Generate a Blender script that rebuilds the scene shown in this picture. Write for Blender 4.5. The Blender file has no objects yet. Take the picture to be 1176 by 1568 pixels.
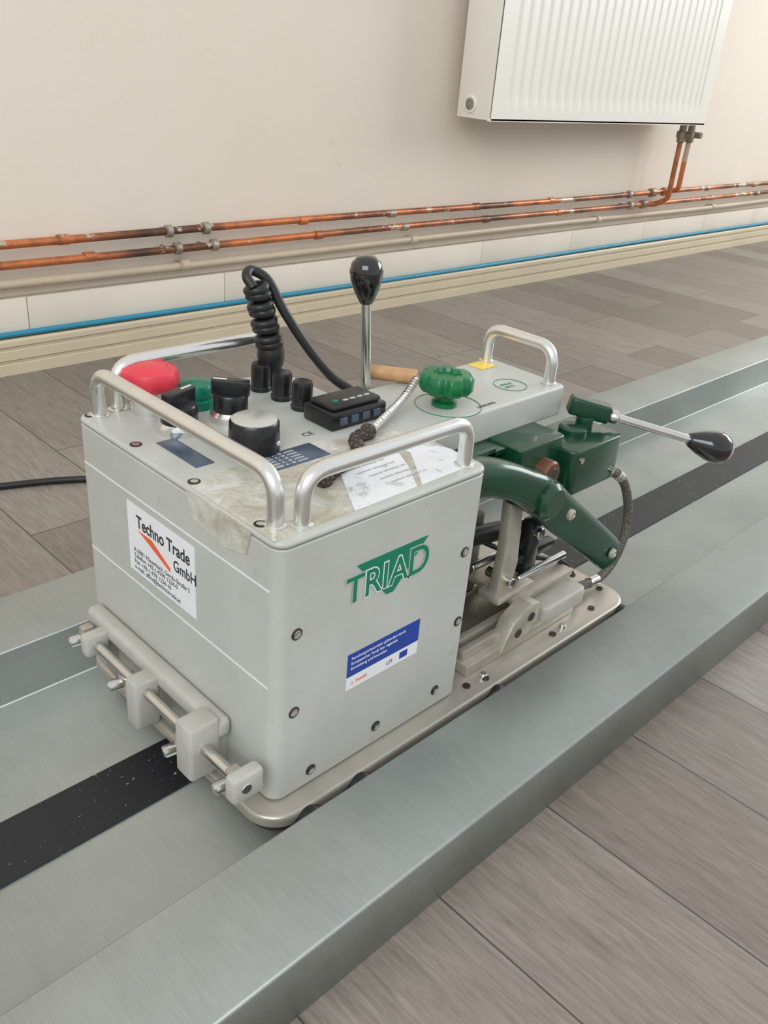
import bpy, bmesh, math, random
from mathutils import Vector, Matrix
random.seed(4)
S=bpy.context.scene
COL=bpy.context.collection
S.view_settings.view_transform='Standard'

# ------------------------------------------------------------ materials
def newmat(name):
    m=bpy.data.materials.new(name);m.use_nodes=True
    nt=m.node_tree;b=nt.nodes['Principled BSDF'];return m,nt,b
def N(nt,t,**k):
    n=nt.nodes.new(t)
    for a,v in k.items():setattr(n,a,v)
    return n
def ramp(nt,fac,stops):
    r=N(nt,'ShaderNodeValToRGB');e=r.color_ramp.elements
    while len(e)<len(stops):e.new(.5)
    for i,(p,c) in enumerate(stops):
        e[i].position=p;e[i].color=(c[0],c[1],c[2],1)
    nt.links.new(fac,r.inputs[0]);return r
def coords(nt,scale=(1,1,1),kind='Object'):
    tc=N(nt,'ShaderNodeTexCoord');mp=N(nt,'ShaderNodeMapping');mp.inputs['Scale'].default_value=scale
    nt.links.new(tc.outputs[kind],mp.inputs[0]);return mp.outputs[0]
def noise(nt,vec,scale,detail=4,rough=.6,dist=0):
    n=N(nt,'ShaderNodeTexNoise');n.inputs['Scale'].default_value=scale;n.inputs['Detail'].default_value=detail
    n.inputs['Roughness'].default_value=rough;n.inputs['Distortion'].default_value=dist
    nt.links.new(vec,n.inputs['Vector']);return n.outputs['Fac']
def bump(nt,b,h,strength,dist=.001):
    bm=N(nt,'ShaderNodeBump');bm.inputs['Strength'].default_value=strength;bm.inputs['Distance'].default_value=dist
    nt.links.new(h,bm.inputs['Height']);nt.links.new(bm.outputs[0],b.inputs['Normal'])
def simple(name,c,rough=.5,metal=0,var=.06,scale=30,bmp=0,coat=0):
    m,nt,b=newmat(name)
    v=coords(nt);f=noise(nt,v,scale)
    r=ramp(nt,f,[(.3,[x*(1-var) for x in c]),(.7,[min(1,x*(1+var)) for x in c])])
    nt.links.new(r.outputs[0],b.inputs['Base Color'])
    b.inputs['Roughness'].default_value=rough;b.inputs['Metallic'].default_value=metal
    b.inputs['Coat Weight'].default_value=coat
    if bmp:bump(nt,b,noise(nt,v,scale*12,2),bmp)
    return m
def mixc(nt,f,a,b,mode='MIX'):
    n=N(nt,'ShaderNodeMix',data_type='RGBA',blend_type=mode)
    if isinstance(f,(int,float)):n.inputs[0].default_value=f
    else:nt.links.new(f,n.inputs[0])
    for i,x in ((6,a),(7,b)):
        if isinstance(x,tuple):n.inputs[i].default_value=(*x,1)
        else:nt.links.new(x,n.inputs[i])
    return n.outputs[2]

PAINT,nt,b=newmat('grey_painted_casing')
v=coords(nt);f1=noise(nt,v,9,6);r=ramp(nt,f1,[(.3,(.455,.465,.42)),(.7,(.53,.54,.495))])
sp=noise(nt,v,48,5,.75);rs=ramp(nt,sp,[(.62,(0,0,0)),(.74,(.8,.8,.8))])
c=mixc(nt,rs.outputs[0],r.outputs[0],(.40,.375,.315))
nt.links.new(c,b.inputs['Base Color']);b.inputs['Roughness'].default_value=.38
bump(nt,b,noise(nt,v,900,2),.14,.0004)
PAINT2=simple('cream_grey_paint',(.47,.46,.41),.45,0,.08,40)
PLATE=simple('base_plate_metal',(.47,.43,.37),.33,.5,.1,20)
HANDLE=simple('satin_aluminium_tube',(.80,.80,.77),.24,.95,.03,60)
STEEL=simple('polished_steel',(.66,.65,.62),.20,1,.05,60)
CASTAL=simple('cast_aluminium',(.50,.46,.39),.42,.5,.12,60)
DARKMET=simple('dark_greasy_metal',(.06,.052,.045),.45,.5,.4,60)
GREYMET=simple('grey_machined_metal',(.22,.20,.17),.4,.6,.2,60)
BLACK=simple('black_plastic',(.012,.012,.013),.28,0,.2,40)
BLACKGL=simple('black_glossy_bakelite',(.008,.007,.007),.08,0,.1,20,coat=.6)
RUBBER=simple('black_rubber',(.014,.014,.014),.42,0,.2,50)
RED=simple('red_plastic',(.72,.045,.07),.35,0,.05,30)
GREENB=simple('green_button_plastic',(.0,.17,.10),.3,0,.05,30)
GREENK=simple('green_knob_plastic',(.004,.15,.045),.3,0,.08,30)
GREEN=simple('dark_green_enamel',(.004,.046,.021),.26,0,.2,30,coat=.3)
GREENLOGO=simple('green_print',(.0,.20,.11),.4,0,.02,30)
WHITE=simple('white_sticker',(.82,.82,.83),.3,0,.02,30)
INK=simple('black_ink',(.03,.03,.04),.5,0,.02,30)
BLUEST=simple('blue_sticker',(.012,.05,.33),.35,0,.03,30)
ORANGE=simple('orange_print',(.80,.13,.05),.5,0,.03,30)
YELLOW=simple('yellow_sticker',(.85,.60,.08),.4,0,.03,30)
WOOD=simple('wooden_dowel',(.52,.30,.14),.55,0,.15,60)
BRONZE=simple('bronze_bush',(.22,.10,.06),.4,.6,.2,60)
SILVERPL=simple('silver_dial_face',(.62,.62,.58),.3,.5,.05,60)
PLATEBL=simple('engraved_blue_plate',(.10,.14,.20),.3,.4,.1,60)
CREAM=simple('cream_plastic_conduit',(.54,.45,.33),.45,0,.07,10)
TRUNK=simple('cream_trunking_plastic',(.62,.53,.37),.4,0,.05,6)
BLUECAB=simple('blue_cable_sheath',(.02,.25,.38),.45,0,.05,10)
TILE=simple('white_ceramic_tile',(.78,.71,.60),.35,0,.04,5)
GROUT=simple('tile_grout',(.46,.39,.30),.9,0,.1,30)
RADW=simple('white_radiator_enamel',(.86,.82,.74),.3,0,.01,5)
VALVE=simple('valve_brass_painted',(.28,.23,.18),.4,.5,.2,60)
CLIP=simple('zinc_pipe_clip',(.36,.32,.27),.45,.6,.3,60)

def braid(name,c1,c2,scale):
    m,nt,b=newmat(name);v=coords(nt)
    w=N(nt,'ShaderNodeTexVoronoi');w.inputs['Scale'].default_value=scale;nt.links.new(v,w.inputs['Vector'])
    r=ramp(nt,w.outputs['Distance'],[(.1,c2),(.5,c1)])
    nt.links.new(r.outputs[0],b.inputs['Base Color']);b.inputs['Roughness'].default_value=.6
    bump(nt,b,w.outputs['Distance'],.6,.001);return m
BRAIDG=braid('braided_hose_sleeve',(.07,.06,.045),(.34,.32,.25),700)
BRAIDB=braid('brown_braided_cord',(.03,.02,.015),(.24,.18,.12),500)

TAPE,nt,b=newmat('yellowed_clear_tape')
v=coords(nt);f1=noise(nt,v,40,6,.7,.6);r=ramp(nt,f1,[(.35,(.41,.37,.28)),(.5,(.52,.50,.43)),(.66,(.66,.65,.61))])
nt.links.new(r.outputs[0],b.inputs['Base Color']);b.inputs['Roughness'].default_value=.14
bump(nt,b,noise(nt,v,80,3,.6,1),.5,.002)
PAPER,nt,b=newmat('laminated_paper_label')
v=coords(nt);f1=noise(nt,v,34,6,.7,.9);r=ramp(nt,f1,[(.36,(.50,.52,.50)),(.44,(.78,.81,.83)),(.8,(.84,.87,.90))])
nt.links.new(r.outputs[0],b.inputs['Base Color']);b.inputs['Roughness'].default_value=.12
bump(nt,b,noise(nt,v,60,3,.6,1),.25,.002)

GALV,nt,b=newmat('galvanised_steel')
v1=coords(nt,(60,2.5,20));fx=noise(nt,v1,14,4,.7)
v2=coords(nt);fb=noise(nt,v2,6,5,.6)
r=ramp(nt,fb,[(.3,(.345,.370,.345)),(.7,(.435,.462,.435))])
r2=ramp(nt,fx,[(.3,(.86,.86,.86)),(.7,(1,1,1))])
c=mixc(nt,1.0,r.outputs[0],r2.outputs[0],'MULTIPLY')
nt.links.new(c,b.inputs['Base Color']);b.inputs['Metallic'].default_value=.75
rr=ramp(nt,fx,[(.2,(.38,.38,.38)),(.8,(.50,.50,.50))]);nt.links.new(rr.outputs[0],b.inputs['Roughness'])
bump(nt,b,fx,.14,.0005)

GRIP,nt,b=newmat('black_anti_slip_strip')
v=coords(nt);f1=noise(nt,v,230,2,.6);patch=noise(nt,v,9,3)
r=ramp(nt,f1,[(.69,(.014,.014,.017)),(.73,(.50,.50,.50))])
pr_=ramp(nt,patch,[(.46,(.05,.05,.05)),(.60,(1,1,1))])
c=mixc(nt,pr_.outputs[0],(.014,.014,.017),r.outputs[0]);nt.links.new(c,b.inputs['Base Color'])
b.inputs['Roughness'].default_value=.55;bump(nt,b,noise(nt,v,900,2),.5,.0006)

COPPER,nt,b=newmat('aged_copper_pipe')
v=coords(nt,(1,1,1));f1=noise(nt,v,3.2,6,.7);f2=noise(nt,v,9,5,.7)
r=ramp(nt,f1,[(.38,(.09,.05,.032)),(.48,(.27,.10,.05)),(.58,(.62,.20,.07)),(.70,(.25,.11,.06))])
r2=ramp(nt,f2,[(.58,(0,0,0)),(.60,(1,1,1))])
c=mixc(nt,r2.outputs[0],r.outputs[0],(.52,.42,.32));nt.links.new(c,b.inputs['Base Color'])
b.inputs['Metallic'].default_value=.45;b.inputs['Roughness'].default_value=.38

WALL,nt,b=newmat('cream_painted_wall')
v=coords(nt);f1=noise(nt,v,1.3,5,.6);f2=noise(nt,v,5,6,.75)
r=ramp(nt,f1,[(.3,(.77,.68,.57)),(.7,(.82,.735,.63))])
r2=ramp(nt,f2,[(.64,(0,0,0)),(.74,(1,1,1))])
c=mixc(nt,r2.outputs[0],r.outputs[0],(.66,.56,.44));nt.links.new(c,b.inputs['Base Color'])
b.inputs['Roughness'].default_value=.7
bump(nt,b,noise(nt,v,60,4),.18,.003)

FLOOR,nt,b=newmat('grey_oak_laminate')
tc=N(nt,'ShaderNodeTexCoord');sx=N(nt,'ShaderNodeSeparateXYZ');nt.links.new(tc.outputs['Object'],sx.inputs[0])
cb=N(nt,'ShaderNodeCombineXYZ');nt.links.new(sx.outputs[1],cb.inputs[0])
ad=N(nt,'ShaderNodeMath',operation='ADD');ad.inputs[1].default_value=8*.148-.10-.003;nt.links.new(sx.outputs[0],ad.inputs[0]);nt.links.new(ad.outputs[0],cb.inputs[1])
def brick(c1,c2,mort):
    br=N(nt,'ShaderNodeTexBrick');br.offset=.37;br.offset_frequency=2
    br.inputs['Color1'].default_value=(*c1,1);br.inputs['Color2'].default_value=(*c2,1);br.inputs['Mortar'].default_value=(*mort,1)
    br.inputs['Scale'].default_value=1;br.inputs['Mortar Size'].default_value=.0009;br.inputs['Mortar Smooth'].default_value=.1
    br.inputs['Bias'].default_value=0;br.inputs['Brick Width'].default_value=.62;br.inputs['Row Height'].default_value=.148
    nt.links.new(cb.outputs[0],br.inputs['Vector']);return br
br=brick((.195,.163,.134),(.290,.254,.220),(.06,.05,.04))
br2=brick((0,0,0),(1,1,1),(0,0,0))
off=N(nt,'ShaderNodeVectorMath',operation='MULTIPLY_ADD');nt.links.new(br2.outputs[0],off.inputs[0]);off.inputs[1].default_value=(7,3,5)
nt.links.new(tc.outputs['Object'],off.inputs[2])
mp=N(nt,'ShaderNodeMapping');mp.inputs['Scale'].default_value=(34,4,1);nt.links.new(off.outputs[0],mp.inputs[0])
g1=noise(nt,mp.outputs[0],2.6,6,.7,1.2)
mp2=N(nt,'ShaderNodeMapping');mp2.inputs['Scale'].default_value=(150,10,1);nt.links.new(off.outputs[0],mp2.inputs[0])
g2=noise(nt,mp2.outputs[0],2.5,3,.7,.3)
rg=ramp(nt,g1,[(.28,(.74,.73,.72)),(.5,(.98,.98,.98)),(.72,(1.18,1.18,1.18))])
rg2=ramp(nt,g2,[(.3,(.80,.79,.78)),(.65,(1.10,1.10,1.10))])
c=mixc(nt,1.0,br.outputs[0],rg.outputs[0],'MULTIPLY');c=mixc(nt,1.0,c,rg2.outputs[0],'MULTIPLY')
nt.links.new(c,b.inputs['Base Color']);b.inputs['Roughness'].default_value=.42
bump(nt,b,g2,.12,.0006)

# ------------------------------------------------------------ geometry helpers
def obj(name,me,mat,parent=None,smooth=False):
    o=bpy.data.objects.new(name,me);COL.objects.link(o)
    if mat and not me.materials:me.materials.append(mat)
    if parent:o.parent=parent
    if smooth and hasattr(me,'polygons'):
        for p in me.polygons:p.use_smooth=True
        try:
            me.set_sharp_from_angle(angle=math.radians(38))
        except Exception:pass
    return o
def empty(name):
    o=bpy.data.objects.new(name,None);o.empty_display_size=.05;COL.objects.link(o);return o
def fromb(bm,name,mat,parent,smooth=True):
    bmesh.ops.recalc_face_normals(bm,faces=bm.faces)
    me=bpy.data.meshes.new(name);bm.to_mesh(me);bm.free();return obj(name,me,mat,parent,smooth)
def prism(name,pts,axis,a0,a1,mat,parent=None,bev=0,seg=2):
    bm=bmesh.new()
    def mk(p,a):
        return {'z':(p[0],p[1],a),'y':(p[0],a,p[1]),'x':(a,p[0],p[1])}[axis]
    lo=[bm.verts.new(mk(p,a0)) for p in pts];hi=[bm.verts.new(mk(p,a1)) for p in pts]
    n=len(pts)
    bm.faces.new(lo[::-1]);bm.faces.new(hi)
    for i in range(n):bm.faces.new((lo[i],lo[(i+1)%n],hi[(i+1)%n],hi[i]))
    bmesh.ops.recalc_face_normals(bm,faces=bm.faces)
    if bev:
        es=[e for e in bm.edges if len(e.link_faces)==2 and e.calc_face_angle(0)>.6]
        bmesh.ops.bevel(bm,geom=es,offset=bev,segments=seg,profile=.5,affect='EDGES')
    return fromb(bm,name,mat,parent)
def rrect(x0,x1,y0,y1,r,k=6):
    out=[]
    for cx,cy,a in ((x1-r,y1-r,0),(x0+r,y1-r,90),(x0+r,y0+r,180),(x1-r,y0+r,270)):
        for i in range(k+1):
            t=math.radians(a+90*i/k);out.append((cx+r*math.cos(t),cy+r*math.sin(t)))
    return out
def box(name,x,y,z,mat,parent=None,bev=.002,seg=2):
    return prism(name,[(x[0],y[0]),(x[1],y[0]),(x[1],y[1]),(x[0],y[1])],'z',z[0],z[1],mat,parent,bev,seg)
def basis(d):
    d=Vector(d).normalized();u=Vector((0,0,1)) if abs(d.z)<.9 else Vector((1,0,0))
    a=u.cross(d).normalized();b_=d.cross(a);return a,b_,d
def lathe(name,prof,origin,axis,mat,parent=None,seg=32,star=None,caps=True):
    a,b_,d=basis(axis);o=Vector(origin);bm=bmesh.new();rings=[]
    for r,h in prof:
        if r<1e-6:rings.append([bm.verts.new(o+d*h)]);continue
        ring=[]
        for i in range(seg):
            t=2*math.pi*i/seg;rr=r*(star(t) if star else 1)
            ring.append(bm.verts.new(o+d*h+a*(rr*math.cos(t))+b_*(rr*math.sin(t))))
        rings.append(ring)
    for p,q in zip(rings,rings[1:]):
        for i in range(seg):
            j=(i+1)%seg
            if len(p)==1 and len(q)==1:continue
            if len(p)==1:bm.faces.new((p[0],q[i],q[j]))
            elif len(q)==1:bm.faces.new((p[i],p[j],q[0]))
            else:bm.faces.new((p[i],p[j],q[j],q[i]))
    if caps and len(rings[0])>1:bm.faces.new(rings[0][::-1])
    if caps and len(rings[-1])>1:bm.faces.new(rings[-1])
    return fromb(bm,name,mat,parent)
def cyl(name,p0,p1,r,mat,parent=None,bev=.0008,seg=28):
    p0=Vector(p0);p1=Vector(p1);L=(p1-p0).length;b2=min(bev,r*.4,L*.3)
    return lathe(name,[(r-b2,0),(r,b2),(r,L-b2),(r-b2,L)],p0,p1-p0,mat,parent,seg)
def fillet(pts,rad,k=8):
    pts=[Vector(p) for p in pts];out=[pts[0]]
    for i in range(1,len(pts)-1):
        a=(pts[i-1]-pts[i]);c_=(pts[i+1]-pts[i]);r=min(rad,a.length*.49,c_.length*.49)
        a.normalize();c_.normalize();s=pts[i]+a*r;e=pts[i]+c_*r
        for j in range(k+1):
            t=j/k;out.append(s*(1-t)**2+pts[i]*2*t*(1-t)+e*t*t)
    out.append(pts[-1]);return out
def smoothpath(pts,k=10):
    pts=[Vector(p) for p in pts];P=[pts[0]*2-pts[1]]+pts+[pts[-1]*2-pts[-2]];out=[]
    for i in range(1,len(P)-2):
        for j in range(k):
            t=j/k;a,b2,c2,d=P[i-1],P[i],P[i+1],P[i+2]
            out.append(.5*((2*b2)+(c2-a)*t+(2*a-5*b2+4*c2-d)*t*t+(3*b2-a-3*c2+d)*t**3))
    out.append(pts[-1]);return out
def tube(name,pts,r,mat,parent=None,seg=14):
    pts=[Vector(p) for p in pts]
    q=[pts[0]]
    for p in pts[1:]:
        if (p-q[-1]).length>1e-5:q.append(p)
    pts=q;bm=bmesh.new();rings=[]
    t0=(pts[1]-pts[0]).normalized();a,b_,_=basis(t0);nrm=a
    rad=r if callable(r) else (lambda u:r)
    for i,p in enumerate(pts):
        if i==0:t=t0
        elif i==len(pts)-1:t=(pts[-1]-pts[-2]).normalized()
        else:t=((pts[i+1]-p).normalized()+(p-pts[i-1]).normalized()).normalized()
        nrm=(nrm-t*nrm.dot(t)).normalized();bi=t.cross(nrm);R_=rad(i/(len(pts)-1))
        rings.append([bm.verts.new(p+nrm*R_*math.cos(2*math.pi*k/seg)+bi*R_*math.sin(2*math.pi*k/seg)) for k in range(seg)])
    for p,q in zip(rings,rings[1:]):
        for k in range(seg):bm.faces.new((p[k],p[(k+1)%seg],q[(k+1)%seg],q[k]))
    bm.faces.new(rings[0][::-1]);bm.faces.new(rings[-1])
    return fromb(bm,name,mat,parent)
def text(name,s,loc,face,size,mat,parent,sx=1,sy=1,bold=0,align='LEFT',shear=0):
    cu=bpy.data.curves.new(name,'FONT');cu.body=s;cu.size=size;cu.offset=bold;cu.align_x=align;cu.shear=shear;cu.extrude=.00008
    o=bpy.data.objects.new(name,cu);COL.objects.link(o);cu.materials.append(mat);o.parent=parent
    ax={'front':((0,-1,0),(0,0,1)),'right':((1,0,0),(0,0,1)),'top':((0,-1,0),(1,0,0)),'topx':((1,0,0),(0,1,0))}[face]
    X_=Vector(ax[0]);Y_=Vector(ax[1]);Z_=X_.cross(Y_)
    M=Matrix((X_,Y_,Z_)).transposed().to_4x4();M.translation=Vector(loc)
    o.matrix_world=M@Matrix.Diagonal((sx,sy,1,1));return o

# ------------------------------------------------------------ room
box('floor',(-3,6.5),(-3,1.632),(-.1,0),FLOOR,None,0)
box('wall_back',(-3,6.5),(1.632,1.75),(0,2.7),WALL,None,0)
wr=empty('wall_right')
box('pier_low',(6.5,6.62),(-3,1.75),(0,.9),WALL,wr,0);box('lintel',(6.5,6.62),(-3,1.75),(2.4,2.7),WALL,wr,0)
box('pier_a',(6.5,6.62),(1.1,1.75),(.9,2.4),WALL,wr,0);box('pier_b',(6.5,6.62),(-3,-2.4),(.9,2.4),WALL,wr,0)
XE=6.46
bb=empty('baseboard_back')
box('grout_bed',(-2.98,XE),(1.619,1.630),(.074,.142),GROUT,bb,0)
x=-2.9
while x<6.0:
    box('tile',(x,x+.4465),(1.6155,1.624),(.076,.141),TILE,bb,.001);x+=.4485
tr=empty('cable_trunking')
prof=[(1.6305,0),(1.603,0),(1.603,.020),(1.6065,.022),(1.6065,.027),(1.603,.029),(1.603,.046),(1.6065,.048),(1.6065,.053),(1.603,.055),(1.603,.064),(1.607,.068),(1.6305,.068)]
prism('ribbed_cover',[(p[0],p[1]) for p in prof],'x',-2.98,XE,TRUNK,tr,0)
for zz in (.0245,.0505):box('rib_inlay',(-2.98,XE),(1.6055,1.607),(zz-.002,zz+.002),CREAM,tr,0)
pts=[(xx,1.6085+.001*math.sin(xx*3),.0755+.0015*math.sin(xx*2.1+1)) for xx in [i*.1-2.9 for i in range(93)]]
tube('blue_cable',pts,.0052,BLUECAB,None,10)

hp=empty('heating_pipes')
def wob(z,y,a=.0015):return [(i*.15-2.95,y+a*math.sin(i*.7),z+a*math.sin(i*.45+z*30)) for i in range(63)]
tube('copper_pipe_upper',wob(.244,1.60),.0078,COPPER,hp)
tube('copper_pipe_lower',wob(.208,1.60),.0078,COPPER,hp)
tube('plastic_conduit',wob(.170,1.612,.002),.0085,CREAM,hp)
for xx in (.98,1.07,2.75,4.1):
    for zz in (.244,.208):
        lathe('pipe_clip',[(.009,0),(.0125,.002),(.0125,.014),(.009,.016)],(xx+(.02 if zz<.22 else 0),1.6,zz),(1,0,0),CLIP,hp,20)
        cyl('clip_stud',(xx+.008,1.6,zz),(xx+.008,1.630,zz),.004,CLIP,hp)
for xx in (.75,1.33,1.62,1.95,2.3,3.3,3.7):
    for k,zz in enumerate((.244,.208)):
        lathe('soldered_coupling',[(.008,0),(.0098,.001),(.0098,.022),(.008,.023)],(xx+.05*k,1.6,zz),(1,0,0),COPPER if (int(xx*100)%2) else CLIP,hp,20)
for xx in (.35,1.02,1.72,2.6,3.4):
    lathe('conduit_clip',[(.009,0),(.012,.001),(.012,.02),(.009,.021)],(xx,1.612,.170),(1,0,0),CREAM,hp,20)
    box('conduit_clip_base',(xx,xx+.02),(1.612,1.630),(.162,.178),CREAM,hp,.001)
tube('radiator_riser_a',fillet([(2.905,1.535,.46),(2.905,1.535,.235),(2.905,1.58,.208),(2.86,1.598,.208)],.012),.0085,COPPER,hp)
tube('radiator_riser_b',fillet([(2.962,1.535,.46),(2.962,1.535,.262),(2.962,1.585,.244),(3.02,1.600,.244)],.012),.0085,COPPER,hp)
for xx in (2.86,2.905,2.99):
    lathe('elbow',[(.008,0),(.014,.002),(.014,.026),(.008,.028)],(xx-.012,1.6,.244 if xx>2.9 else .208),(1,0,0),VALVE,hp,20)
for xx in (2.905,2.962):
    lathe('radiator_valve',[(.008,0),(.014,.003),(.014,.014),(.018,.016),(.018,.034),(.012,.036),(.012,.06)],(xx,1.535,.411),(0,0,1),VALVE,hp,20)
    cyl('valve_stub',(xx,1.535,.437),(xx,1.495,.437),.010,VALVE,hp)

rd=empty('panel_radiator')
rx0,rx1,rz0,rz1,ry=1.832,2.94,.4715,1.07,1.482
bm=bmesh.new();nx=27*12;nz=40;grid=[]
for j in range(nz+1):
    z=rz0+(rz1-rz0)*j/nz;row=[]
    m_=min(1,max(0,(z-rz0-.035)/.02))*min(1,max(0,(rz1-.035-z)/.02))
    for i in range(nx+1):
        x=rx0+(rx1-rx0)*i/nx;u=(x-rx0-.06)/(rx1-rx0-.12)
        d=0
        if 0<=u<=1:
            ph=(u*25)%1;d=.0028*(min(1,max(0,(abs(ph-.5)-.22)/.14)))
        row.append(bm.verts.new((x,ry+d*m_,z)))
    grid.append(row)
for j in range(nz):
    for i in range(nx):bm.faces.new((grid[j][i],grid[j][i+1],grid[j+1][i+1],grid[j+1][i]))
fromb(bm,'front_panel',RADW,rd,True)
prism('front_panel_rim',rrect(rx0-.002,rx1+.002,ry,ry+.012,.004,3),'z',rz0-.002,rz0+.004,RADW,rd,0)
box('side_cover_a',(rx0-.001,rx0+.003),(ry+.004,1.592),(rz0,rz1),RADW,rd,.001)
box('side_cover_b',(rx1-.003,rx1+.001),(ry+.004,1.592),(rz0,rz1),RADW,rd,.001)
box('rear_panel',(rx0,rx1),(1.575,1.592),(rz0+.004,rz1-.01),RADW,rd,.004)
box('convector_fins',(rx0+.05,rx1-.05),(1.50,1.57),(rz0+.03,rz1-.03),RADW,rd,.002)
box('top_grille',(rx0,rx1),(ry,1.592),(rz1-.004,rz1+.004),RADW,rd,.001)
for xx in (2.1,2.7):box('wall_bracket',(xx,xx+.03),(1.58,1.631),(.6,.95),RADW,rd,.001)
lathe('side_plug',[(.020,0),(.020,.004),(.016,.006),(.014,.004),(0,.004)],(rx0-.001,1.55,.503),(-1,0,0),RADW,rd,28)
lathe('side_plug_bore',[(.013,0),(.013,.006),(.010,.007),(0,.0065)],(rx0-.001,1.55,.503),(-1,0,0),CLIP,rd,28)

# ------------------------------------------------------------ steel channel
ch=empty('steel_guide_channel')
yc=.539;wi=.1705;wo=.263;h=.063
def arc(cx,cz,r,a0,a1,k=4):return [(cx+r*math.cos(math.radians(a0+(a1-a0)*i/k)),cz+r*math.sin(math.radians(a0+(a1-a0)*i/k))) for i in range(k+1)]
L=[(yc-wo,0)]+arc(yc-wo+.003,h-.003,.003,180,90)+arc(yc-wi-.002,h-.002,.002,90,0)+arc(yc-wi+.0022,.0035,.0022,180,270)
out=L+[(2*yc-p[0],p[1]) for p in L[::-1]]
bm=bmesh.new();A=[bm.verts.new((-2.5,p[0],p[1])) for p in out];B=[bm.verts.new((6.3,p[0],p[1])) for p in out]
for i in range(len(out)-1):bm.faces.new((A[i],A[i+1],B[i+1],B[i]))
o=fromb(bm,'folded_sheet',GALV,ch,True)
sm=o.modifiers.new('sheet','SOLIDIFY');sm.thickness=.0008
box('anti_slip_strip',(-2.5,6.3),(.507,.569),(.0012,.003),GRIP,ch,0)

# ------------------------------------------------------------ trolley
T=empty('track_trolley_machine')
X0,X1,Y0,Y1,Z0,Z1=.330,.561,.407,.700,.045,.292
prism('housing',rrect(X0,X1,Y0,Y1,.012,6),'z',Z0,Z1-.0065,PAINT,T,.0008,1)
prism('housing_lid',rrect(X0-.0003,X1+.0003,Y0-.0003,Y1+.0003,.0123,6),'z',Z1-.0063,Z1,PAINT,T,.0035,4)
prism('extension_cover',rrect(.545,.802,.495,.606,.008,5),'z',.257,Z1-.0003,PAINT,T,.0035,4)
prism('extension_inner_wall',[(.562,.05),(.70,.05),(.72,.12),(.79,.257),(.562,.257)],'y',.588,.600,PAINT,T,.001)
box('extension_shade_plate',(.562,.645),(.53,.588),(.06,.257),GREYMET,T,.002)  # added plate, its darker colour stands in for shade under the extension
prism('gearbox',rrect(.575,.70,.50,.575,.01,4),'z',.06,.165,GREYMET,T,.004)
prism('base_plate',rrect(.312,.862,.388,.693,.032,8),'z',.030,.043,PLATE,T,.004,3)
prism('base_skirt',rrect(.322,.85,.397,.684,.028,8),'z',.016,.030,DARKMET,T,0)
for (wx,wy) in ((.352,.3835),(.41,.3835),(.60,.3835),(.835,.3835),(.352,.6925),(.835,.6925)):
    lathe('guide_wheel',[(.004,0),(.0135,.001),(.0145,.003),(.0145,.008),(.0135,.010),(.005,.0105)],(wx,wy-.0035,.0285),(0,1,0),RUBBER,T,24)
for (wx,wy) in ((.37,.46),(.37,.62),(.80,.46),(.80,.62)):
    lathe('load_wheel',[(.004,0),(.0125,.001),(.0133,.003),(.0133,.018),(.004,.02)],(wx,wy,.0165),(0,1,0),RUBBER,T,24)
for p in ((.575,.402),(.72,.400),(.80,.402),(.845,.42),(.845,.46),(.60,.398)):
    lathe('plate_screw',[(.004,0),(.004,.0015),(.0025,.0018),(0,.001)],(p[0],p[1]+.004,.043),(0,0,1),DARKMET,T,16)

for xx,zz in ((.349,.209),(.349,.133),(.370,.059),(.446,.064),(.525,.064),(.546,.135),(.542,.212)):
    lathe('panel_screw_cup',[(.0052,0),(.0052,.0006),(.0045,.0010),(.0042,.0004),(0,.0004)],(xx,Y0,zz),(0,-1,0),DARKMET,T,20)
    lathe('panel_screw',[(.0037,0),(.0037,.0012),(.0028,.0016),(.0018,.0016),(.0016,.0008),(0,.0008)],(xx,Y0,zz),(0,-1,0),STEEL,T,16)
for yy in (.690,.612,.525,.440):
    lathe('lid_screw',[(.0052,0),(.0052,.0006),(.004,.001),(.0038,.0003),(0,.0003)],(X0+.009,yy,Z1),(0,0,1),DARKMET,T,20)
    lathe('lid_screw_head',[(.0033,0),(.0033,.001),(.002,.0013),(0,.0009)],(X0+.009,yy,Z1),(0,0,1),STEEL,T,16)
for zz in (.249,.160):box('front_seam_line',(X0-.0004,X0+.001),(Y0+.010,Y1-.010),(zz-.0007,zz+.0007),WHITE,T,0)

def handle(name,a,b_,top,r=.0066,rad=.022):
    tube(name,fillet([(a[0],a[1],Z1-.002),(a[0],a[1],top),(b_[0],b_[1],top),(b_[0],b_[1],Z1-.002)],rad,10),r,HANDLE,T,20)
    for p in (a,b_):lathe(name+'_collar',[(.0085,0),(.0085,.0015),(.0072,.0022)],(p[0],p[1],Z1-.0002),(0,0,1),HANDLE,T,24)
handle('front_handle',(.346,.432),(.346,.686),.333)
handle('left_handle',(.366,.690),(.548,.690),.335)
handle('right_handle',(.362,.421),(.542,.421),.333)
handle('rear_handle',(.788,.510),(.788,.600),.332)

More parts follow.
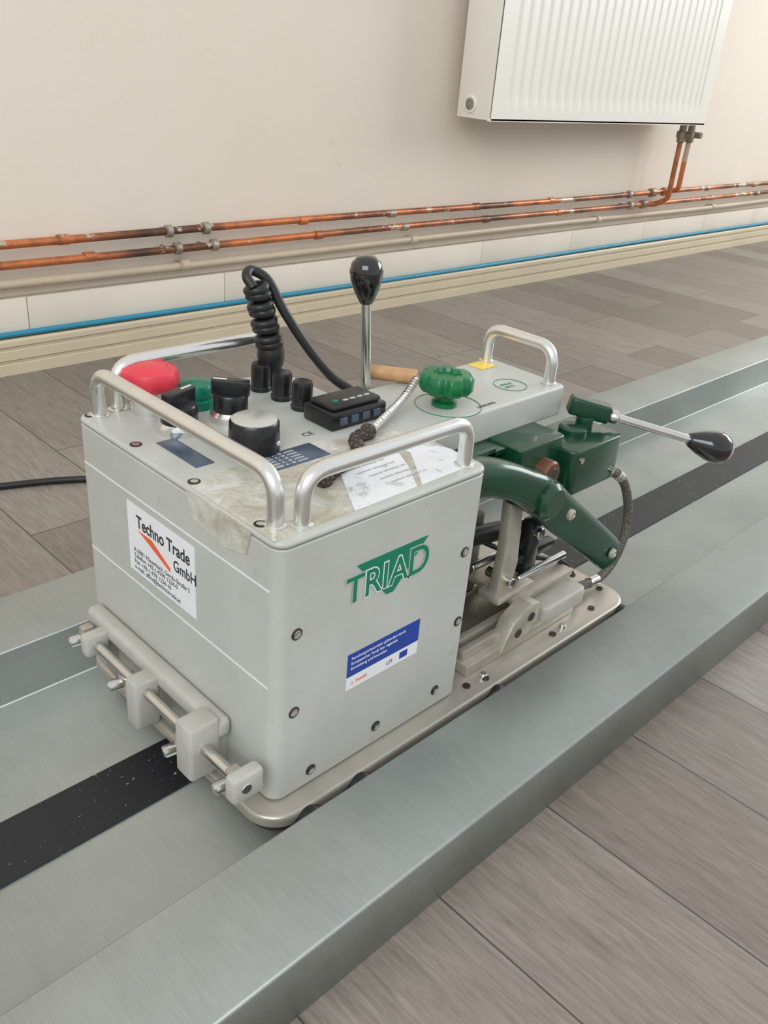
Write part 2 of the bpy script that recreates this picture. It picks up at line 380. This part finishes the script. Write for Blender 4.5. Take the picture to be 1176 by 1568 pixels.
z=Z1
lathe('emergency_stop_collar',[(.020,0),(.020,.012),(.0165,.014),(.0165,.022)],(.391,.674,z),(0,0,1),HANDLE,T)
lathe('emergency_stop_head',[(.015,.020),(.024,.023),(.0268,.028),(.0268,.034),(.0245,.0395),(.017,.0425),(.0165,.0415),(.008,.0435),(0,.044)],(.391,.674,z),(0,0,1),RED,T,40)
lathe('start_button_collar',[(.0190,0),(.0190,.008),(.016,.010)],(.431,.662,z),(0,0,1),GREENB,T)
lathe('start_button',[(.0155,.008),(.0175,.012),(.0175,.018),(.0155,.022),(.006,.024),(0,.0242)],(.431,.662,z),(0,0,1),GREENB,T,36)
def selector(n,x,y,r,ang):
    lathe(n+'_bezel',[(r+.003,0),(r+.003,.006),(r,.009),(r*.9,.012)],(x,y,z),(0,0,1),HANDLE,T)
    lathe(n+'_body',[(r*.98,.008),(r*.98,.024),(r*.9,.026),(0,.026)],(x,y,z),(0,0,1),BLACK,T)
    o=prism(n+'_grip',rrect(-r*1.08,r*1.08,-.0055,.0055,.003,3),'z',.024,.038,BLACK,T,.001)
    o.location=(x,y,z);o.rotation_euler=(0,0,ang)
    m=prism(n+'_pointer',rrect(r*.2,r*1.0,-.0010,.0010,.0008,2),'z',.0375,.0383,WHITE,T,0)
    m.location=(x,y,z);m.rotation_euler=(0,0,ang)
selector('selector_switch_a',.385,.617,.0165,.3)
selector('selector_switch_b',.438,.615,.0160,2.3)
lathe('speed_dial_body',[(.0215,0),(.022,.001),(.021,.026),(.0198,.0275)],(.415,.549,z),(0,0,1),BLACK,T,40,star=lambda t:1+.012*math.cos(t*20))
lathe('speed_dial_cap',[(.0195,0),(.0195,.001),(.018,.0018),(0,.0018)],(.415,.549,z+.0272),(0,0,1),SILVERPL,T,36)
cyl('speed_dial_setscrew',(.4245,.530,z+.010),(.4255,.5275,z+.010),.0025,SILVERPL,T)
for n,x,y in (('toggle_knob_a',.508,.662),('toggle_knob_b',.510,.631),('toggle_knob_c',.510,.600)):
    lathe(n,[(.0105,0),(.0108,.004),(.0098,.005),(.0098,.024),(.0088,.0275),(0,.0275)],(x,y,z),(0,0,1),BLACK,T,30,star=lambda t:1+.02*math.cos(t*16))
box('meter_body',(.494,.563),(.538,.580),(z,z+.017),BLACK,T,.003)
box('meter_lid',(.498,.559),(.542,.576),(z+.017,z+.022),RUBBER,T,.003)
for i in range(4):box('meter_key',(.503+i*.014,.5115+i*.014),(.5365,.5385),(z+.005,z+.012),PLATEBL,T,.0005)
lathe('meter_led',[(.0028,0),(.0028,.002),(0,.003)],(.508,.551,z+.022),(0,0,1),GREENB,T,16)
for i in range(4):box('meter_legend',(.518+i*.009,.524+i*.009),(.550,.553),(z+.0218,z+.0224),SILVERPL,T,0)
box('rating_plate',(.400,.462),(.503,.532),(z,z+.0008),PLATEBL,T,.0003)
for i in range(5):text('rating_text','SPEED  0 - 10  m/min',(.403,.526-.005*i,z+.0009),'topx',.0042,WHITE,T)
box('switch_plate',(.354,.372),(.545,.605),(z,z+.0008),PLATEBL,T,.0003)
text('ce_mark','CE',(.468,.545,z+.0002),'topx',.010,INK,T)
text('front_lid_text','SELBSTSTEUERN',(.470,.508,z+.0002),'topx',.006,INK,T)
prism('tape_patch',[(.331,.414),(.42,.4145),(.545,.416),(.552,.45),(.545,.512),(.50,.520),(.46,.535),(.36,.528),(.332,.520)],'z',z,z+.0003,TAPE,T,0)
prism('paper_label',[(.408,.414),(.478,.4155),(.500,.447),(.512,.470),(.500,.492),(.462,.496),(.44,.465)],'z',z+.0003,z+.0007,PAPER,T,0)
prism('paper_label_b',[(.484,.4155),(.552,.4165),(.558,.450),(.535,.497),(.515,.496),(.522,.466)],'z',z+.0003,z+.0008,PAPER,T,0)
for i in range(5):text('paper_text','maximal zulaessige Last',(.450+.004*i,.468-.009*i,z+.0009),'topx',.0045,SILVERPL,T)
prism('tape_patch_front',[(.438,.290),(.522,.291),(.515,.268),(.470,.262),(.444,.268)],'x',X0-.0010,X0+.001,TAPE,T,0)
box('yellow_sticker',(.757,.783),(.580,.602),(z-.0001,z+.0004),YELLOW,T,0)
def ring(n,x,y,r0,r1,m_):
    lathe(n,[(r0,-.0003),(r0,.0003),(r1,.0003),(r1,-.0003)],(x,y,z),(0,0,1),m_,T,48,caps=False)
ring('dial_ring_print',.640,.527,.0335,.0341,GREENLOGO)
ring('round_sticker_ring',.745,.530,.018,.0185,GREENLOGO)
for i,s in enumerate(('STELLE','NULL')):text('round_sticker_text',s,(.733,.532-.007*i,z+.0001),'topx',.006,GREENLOGO,T)
text('dial_text','LENKUNG',(.660,.503,z+.0001),'topx',.006,INK,T)

yy=Y0-.0004
prism('logo_triangle',[(.4075,.2475),(.489,.2475),(.452,.2065),(.444,.2065)],'y',yy,Y0+.0002,GREENLOGO,T,0)
for ch_,xx,sz in (('T',.397,.0335),('R',.4165,.0335),('I',.4365,.0335),('A',.4455,.0335),('D',.4665,.0365)):
    text('logo_outline',ch_,(xx,yy-.0001,.2145),'right',sz,WHITE if ch_ in 'RIA' else PAINT,T,.98,1.05,.0014)
    text('logo_letter',ch_,(xx,yy-.0003,.2145),'right',sz,GREENLOGO,T,.98,1.05,.0003)
box('side_sticker_blue',(.405,.491),(yy,Y0+.0003),(.1385,.162),BLUEST,T,0)
box('side_sticker_white',(.405,.491),(yy,Y0+.0003),(.125,.1385),WHITE,T,0)
for i in range(3):text('sticker_text',('Forschungsinfrastruktur gefoerdert durch','Europaeischer Fonds fuer regionale','Entwicklung und Innovation')[i],(.409,yy-.0001,.1555-i*.0052),'right',.0040,WHITE,T,.95,1)
text('sticker_logo','o  MARK',(.410,yy-.0001,.1295),'right',.005,ORANGE,T);text('sticker_logo','LFI',(.452,yy-.0001,.1295),'right',.006,BLUEST,T)
box('sticker_flag',(.468,.478),(yy-.0001,Y0),(.1285,.1355),BLUEST,T,0)
xx=X0-.0004
box('front_label',(xx,X0+.0003),(.513,.617),(.172,.241),WHITE,T,0)
text('label_title','Techno Trade',(xx-.0001,.602,.2205),'front',.0155,INK,T,.92,1.1,.0003)
text('label_title_b','GmbH',(xx-.0001,.545,.205),'front',.0135,INK,T,.92,1.1,.0002)
prism('label_arrow',[(.600,.2175),(.578,.2175),(.550,.2035),(.550,.1995)],'x',xx-.0002,X0,ORANGE,T,0)
for i,s in enumerate(('A-3001 Mauerbach, Gerda-Straße 5','Telefon: +43-1-9799 1234-0','Fax: +43-1-979 1234-10','e-mail: office@technotrade.at')):
    text('label_text',s,(xx-.0001,.609,.1935-i*.0060),'front',.0064,INK,T,.95,1)

# coiled cable and lever
pts=[];turns=8
for i in range(turns*20+1):
    u=i/(turns*20);a=u*turns*2*math.pi;zz=.330+u*.066
    cx=.523-.018*u;cy=.666+.002*u;rr=.0100-.0016*u
    pts.append((cx+rr*math.cos(a),cy+rr*math.sin(a),zz+.0015*math.sin(a*.5)))
tube('coiled_cord',pts,.0047,RUBBER,T,10)
lathe('cord_strain_relief',[(.0105,0),(.011,.022),(.0125,.026),(.0135,.034),(.0125,.044),(.010,.048)],(.523,.666,z-.002),(0,0,1),RUBBER,T,24,star=lambda t:1+.03*math.cos(8*t))
tube('cord_core',[(.523,.666,.325),(.506,.668,.398)],.005,RUBBER,T,10)
tube('cord_tail',smoothpath([(.498,.662,.395),(.496,.670,.404),(.506,.676,.4075),(.520,.668,.398),(.531,.657,.370),(.550,.641,.334),(.569,.626,.306),(.588,.616,.290)]),.0048,RUBBER,T,12)
cyl('lever_rod',(.612,.613,.24),(.598,.612,.385),.0050,STEEL,T)
cyl('lever_boss',(.614,.613,.235),(.6115,.613,.285),.008,CASTAL,T)
egg=[(.006,0),(.0075,.002),(.012,.012),(.0158,.024),(.0165,.032),(.0145,.040),(.009,.0455),(0,.047)]
lathe('lever_ball',egg,(.5985,.612,.380),(-.014,-.001,.145),BLACKGL,T,32)
cyl('wooden_stick',(.624,.628,.300),(.657,.588,.300),.0078,WOOD,T,.001)
lathe('star_knob_stem',[(.013,0),(.013,.004),(.009,.006),(.009,.020)],(.637,.530,z),(0,0,1),GREENK,T)
lathe('star_knob',[(.0165,.012),(.0245,.015),(.0275,.019),(.0275,.029),(.0245,.033),(.015,.034),(.013,.030),(0,.030)],(.637,.530,z),(0,0,1),GREENK,T,112,star=lambda t:1-.17*max(0,math.cos(7*t))**1.5)
tube('spiral_wound_rod',smoothpath([(.612,.548,.318),(.585,.538,.307),(.55,.525,.301),(.51,.508,.2985)],60),lambda u:.0036+.0006*math.sin(u*330),STEEL,T,12)
tube('brown_braided_cord',smoothpath([(.517,.511,.298),(.49,.503,.2995),(.475,.482,.298),(.44,.470,.298),(.413,.460,.2975)],24),lambda u:.0052+.0013*math.sin(u*90),BRAIDB,T,10)
lathe('cord_knot',[(0,-.007),(.006,-.005),(.008,0),(.006,.005),(0,.007)],(.512,.510,.299),(1,.4,0),BRAIDB,T,16)
lathe('cord_knot',[(0,-.008),(.006,-.006),(.0085,0),(.006,.006),(0,.008)],(.418,.462,.2985),(1,.4,0),BRAIDB,T,16)

# ------------------------------------------------------------ green clamp mechanism
prism('bracket_plate',[(.565,.20),(.565,.262),(.655,.262),(.655,.245),(.62,.215),(.60,.20)],'y',.470,.478,GREEN,T,.0015)
box('bracket_flange',(.565,.68),(.470,.50),(.252,.258),GREEN,T,.001)
for p in ((.60,.250),(.64,.252)):lathe('bracket_screw',[(.004,0),(.004,.003),(0,.003)],(p[0],.470,p[1]),(0,-1,0),STEEL,T,14)
prism('clamp_block',rrect(.742,.838,.432,.500,.010,4),'z',.195,.247,GREEN,T,.0025,3)
prism('clamp_block_rear',rrect(.672,.75,.452,.520,.006,4),'z',.205,.260,GREEN,T,.002,3)
cyl('pivot_bush',(.714,.455,.228),(.714,.438,.228),.0145,BRONZE,T,.002)
cyl('pivot_bush_bore',(.714,.440,.228),(.714,.4365,.228),.008,DARKMET,T,.001)
for p in ((.755,.236),(.826,.205)):lathe('block_screw',[(.0035,0),(.0035,.002),(0,.002)],(p[0],.432,p[1]),(0,-1,0),STEEL,T,14)
lathe('clamp_boss',[(.016,0),(.016,.008),(.013,.010)],(.79,.47,.245),(0,0,1),GREEN,T)
cyl('handle_cap_stem',(.815,.472,.243),(.815,.472,.260),.010,GREEN,T)
d0=Vector((.815,.478,.268));d1=Vector((.921,.372,.235));dd=(d1-d0).normalized()
o=prism('handle_cap',rrect(-.014,.034,-.010,.010,.004,3),'z',-.008,.012,GREEN,T,.003,3)
o.location=(.814,.480,.267);o.rotation_euler=(0,.2,math.atan2(dd.y,dd.x))
cyl('clamp_lever_rod',d0+dd*.020,d1-dd*.015,.0048,STEEL,T)
lathe('clamp_lever_collar',[(.0065,0),(.008,.002),(.008,.009),(.006,.011)],d0+dd*.032,dd,STEEL,T,20)
lathe('clamp_lever_ball',[(r_*1.12,h_*1.12) for r_,h_ in egg],d1-dd*.024,dd,BLACKGL,T,32)
arm=bmesh.new()
cl=smoothpath([(.572,.442,.262),(.605,.436,.257),(.640,.430,.243),(.675,.424,.222),(.72,.420,.186),(.77,.416,.148),(.815,.413,.113),(.832,.412,.098)],8)
rings=[]
for i,p in enumerate(cl):
    u=i/(len(cl)-1)
    t_=(cl[min(i+1,len(cl)-1)]-cl[max(i-1,0)]).normalized()
    up=Vector((0,-1,0)).cross(t_).normalized()
    hw=.018 if u<.3 else .018+.005*min(1,(u-.3)/.15)-.003*(u-.3)/.7
    th=.017 if u<.38 else max(.007,.017-.09*(u-.38))
    e=min(1,math.sqrt(max(0.02,1-((max(u,.9)-.9)/.105)**2)))
    hw*=e
    ring_=[]
    for k in range(16):
        a=2*math.pi*k/16;ca,sa=math.cos(a),math.sin(a)
        f_=lambda q:math.copysign(abs(q)**.6,q)
        ring_.append(arm.verts.new(p+up*hw*f_(ca)+Vector((0,-1,0))*th*f_(sa)))
    rings.append(ring_)
for p,q in zip(rings,rings[1:]):
    for k in range(16):arm.faces.new((p[k],p[(k+1)%16],q[(k+1)%16],q[k]))
arm.faces.new(rings[0][::-1]);arm.faces.new(rings[-1])
fromb(arm,'green_lever_arm',GREEN,T)
cyl('arm_knuckle',(.672,.402,.222),(.672,.455,.222),.020,GREEN,T,.005)
for p in ((.705,.404,.200),(.815,.4045,.114)):
    lathe('arm_pin',[(.006,0),(.006,.003),(.0035,.0045),(.003,.003),(0,.003)],p,(0,-1,0),CASTAL,T,18)
tube('braided_hose',smoothpath([(.826,.445,.20),(.848,.445,.194),(.885,.444,.168),(.908,.442,.125),(.905,.438,.088),(.882,.434,.062),(.845,.430,.054),(.80,.432,.058)]),.0056,BRAIDG,T,12)
cyl('hose_ferrule',(.862,.4445,.187),(.874,.444,.179),.0068,STEEL,T)
cyl('hose_ferrule',(.845,.430,.054),(.828,.431,.0548),.0068,STEEL,T)

# lower carriage
box('slide_bed',(.585,.775),(.415,.525),(.043,.056),CASTAL,T,.002)
for yv in (.425,.441,.50):
    box('slide_rail',(.588,.772),(yv,yv+.009),(.056,.067),CASTAL,T,.0015)
box('slide_gap',(.59,.77),(.453,.498),(.056,.060),GREYMET,T,.001)
prism('carriage_block',rrect(.715,.795,.414,.466,.008,4),'z',.050,.072,PAINT2,T,.004,3)
prism('carriage_wedge',[(.636,.050),(.672,.050),(.696,.064),(.696,.092),(.678,.096),(.652,.082)],'y',.412,.432,CASTAL,T,.002)
for p in ((.662,.066),(.682,.079)):cyl('wedge_hole',(p[0],.4125,p[1]),(p[0],.411,p[1]),.0055,DARKMET,T,.0005)
prism('carriage_top_plate',rrect(.675,.785,.43,.50,.004,3),'z',.084,.091,CASTAL,T,.0015)
cyl('cross_rod_a',(.70,.45,.100),(.79,.45,.100),.0045,STEEL,T)
cyl('cross_rod_b',(.66,.485,.112),(.77,.485,.112),.005,STEEL,T)
cyl('spring_body',(.60,.49,.16),(.71,.49,.14),.011,RUBBER,T)
prism('vertical_link',[(.657,.098),(.682,.094),(.688,.13),(.680,.205),(.673,.222),(.657,.220),(.661,.15)],'y',.444,.456,CASTAL,T,.002)
box('link_foot',(.652,.715),(.436,.466),(.090,.100),CASTAL,T,.003)
cyl('link_pin',(.672,.436,.112),(.672,.47,.112),.006,STEEL,T)
box('black_link',(.715,.737),(.452,.466),(.095,.165),BLACK,T,.003)
box('black_cross_link',(.70,.775),(.455,.468),(.112,.124),BLACK,T,.003)
cyl('link_pin_b',(.726,.445,.15),(.726,.475,.15),.007,STEEL,T)
box('beige_cross_arm',(.562,.66),(.500,.512),(.192,.210),WOOD,T,.002)
tube('thin_black_cable',smoothpath([(.60,.52,.20),(.66,.50,.15),(.72,.47,.115),(.78,.45,.095),(.80,.44,.075)]),.003,RUBBER,T,8)
for p in ((.60,.405,.042),(.74,.405,.042)):cyl('bed_bolt',p,(p[0],p[1],.048),.004,STEEL,T)

# ------------------------------------------------------------ front bumper
prism('bumper_bar',rrect(.313,.3296,.462,.682,.006,4),'z',.083,.101,PAINT2,T,.005,3)
box('bumper_support',(.317,.332),(.655,.675),(.043,.085),PAINT2,T,.002);box('bumper_support',(.317,.332),(.47,.485),(.043,.085),PAINT2,T,.002)
cyl('bumper_rod',(.302,.404,.083),(.302,.668,.083),.0050,STEEL,T)
cyl('bumper_rod_lower',(.311,.41,.069),(.311,.655,.069),.0042,STEEL,T)
def clampb(n,y0,y1,z0,z1,x0=.291,x1=.316):
    prism(n,rrect(x0,x1,y0,y1,.004,3),'z',z0,z1,PAINT2,T,.003,2)
clampb('rod_clamp_small_a',.640,.654,.072,.094)
clampb('rod_clamp_hanging',.552,.572,.044,.094)
clampb('rod_clamp_tall',.462,.486,.052,.106,.288,.318)
clampb('rod_clamp_small_b',.405,.419,.070,.094,.290,.320)
for yv,zv in ((.664,.078),(.592,.070),(.500,.058),(.425,.074)):
    cyl('thumb_nut',(.301,yv+.001,zv),(.287,yv+.004,zv-.001),.0056,STEEL,T,.0015)
    cyl('thumb_nut_shank',(.306,yv,zv+.002),(.298,yv+.002,zv),.003,STEEL,T)
    box('thumb_nut_lug',(.298,.310),(yv-.005,yv+.005),(zv,zv+.014),CASTAL,T,.002)

tube('black_power_cable',smoothpath([(-.6,1.36,.005),(.1,1.26,.005),(.30,1.205,.005),(.423,1.160,.005),(.485,1.137,.005),(.534,1.112,.005),(.62,1.06,.005),(.80,.98,.005),(1.0,.93,.005)]),.0050,RUBBER,None,12)

# ------------------------------------------------------------ camera
cam=bpy.data.cameras.new('camera');co=bpy.data.objects.new('camera',cam);COL.objects.link(co)
X=Vector((.7125,-.2778,.6443));Z=Vector((.0781,-.8812,-.4662));X.normalize();Z=(Z-X*Z.dot(X)).normalized();Y=Z.cross(X)
right=Vector((X.x,Y.x,Z.x));down=Vector((X.y,Y.y,Z.y));fwd=Vector((X.z,Y.z,Z.z))
M=Matrix((right,-down,-fwd)).transposed().to_4x4();M.translation=Vector((0,0,.6));co.matrix_world=M
cam.sensor_fit='VERTICAL';cam.sensor_height=24;cam.lens=24*1331/1568;cam.clip_start=.02
S.camera=co

# ------------------------------------------------------------ light
w=bpy.data.worlds.new('world');S.world=w;w.use_nodes=True
bg=w.node_tree.nodes['Background'];bg.inputs[0].default_value=(.95,.97,1,1);bg.inputs[1].default_value=.84
def area(n,loc,target,sx,sy,e,c):
    l=bpy.data.lights.new(n,'AREA');l.shape='RECTANGLE';l.size=sx;l.size_y=sy;l.energy=e;l.color=c
    o=bpy.data.objects.new(n,l);COL.objects.link(o);o.location=loc
    o.rotation_euler=(Vector(target)-Vector(loc)).to_track_quat('-Z','Y').to_euler();return o
area('window_light_end',(5.6,-.3,2.0),(1,.6,.3),2.8,1.8,110,(.94,.98,1))
area('window_light_side',(-1.8,-1.0,2.3),(.5,.8,.2),2.4,1.6,60,(.94,.98,1))
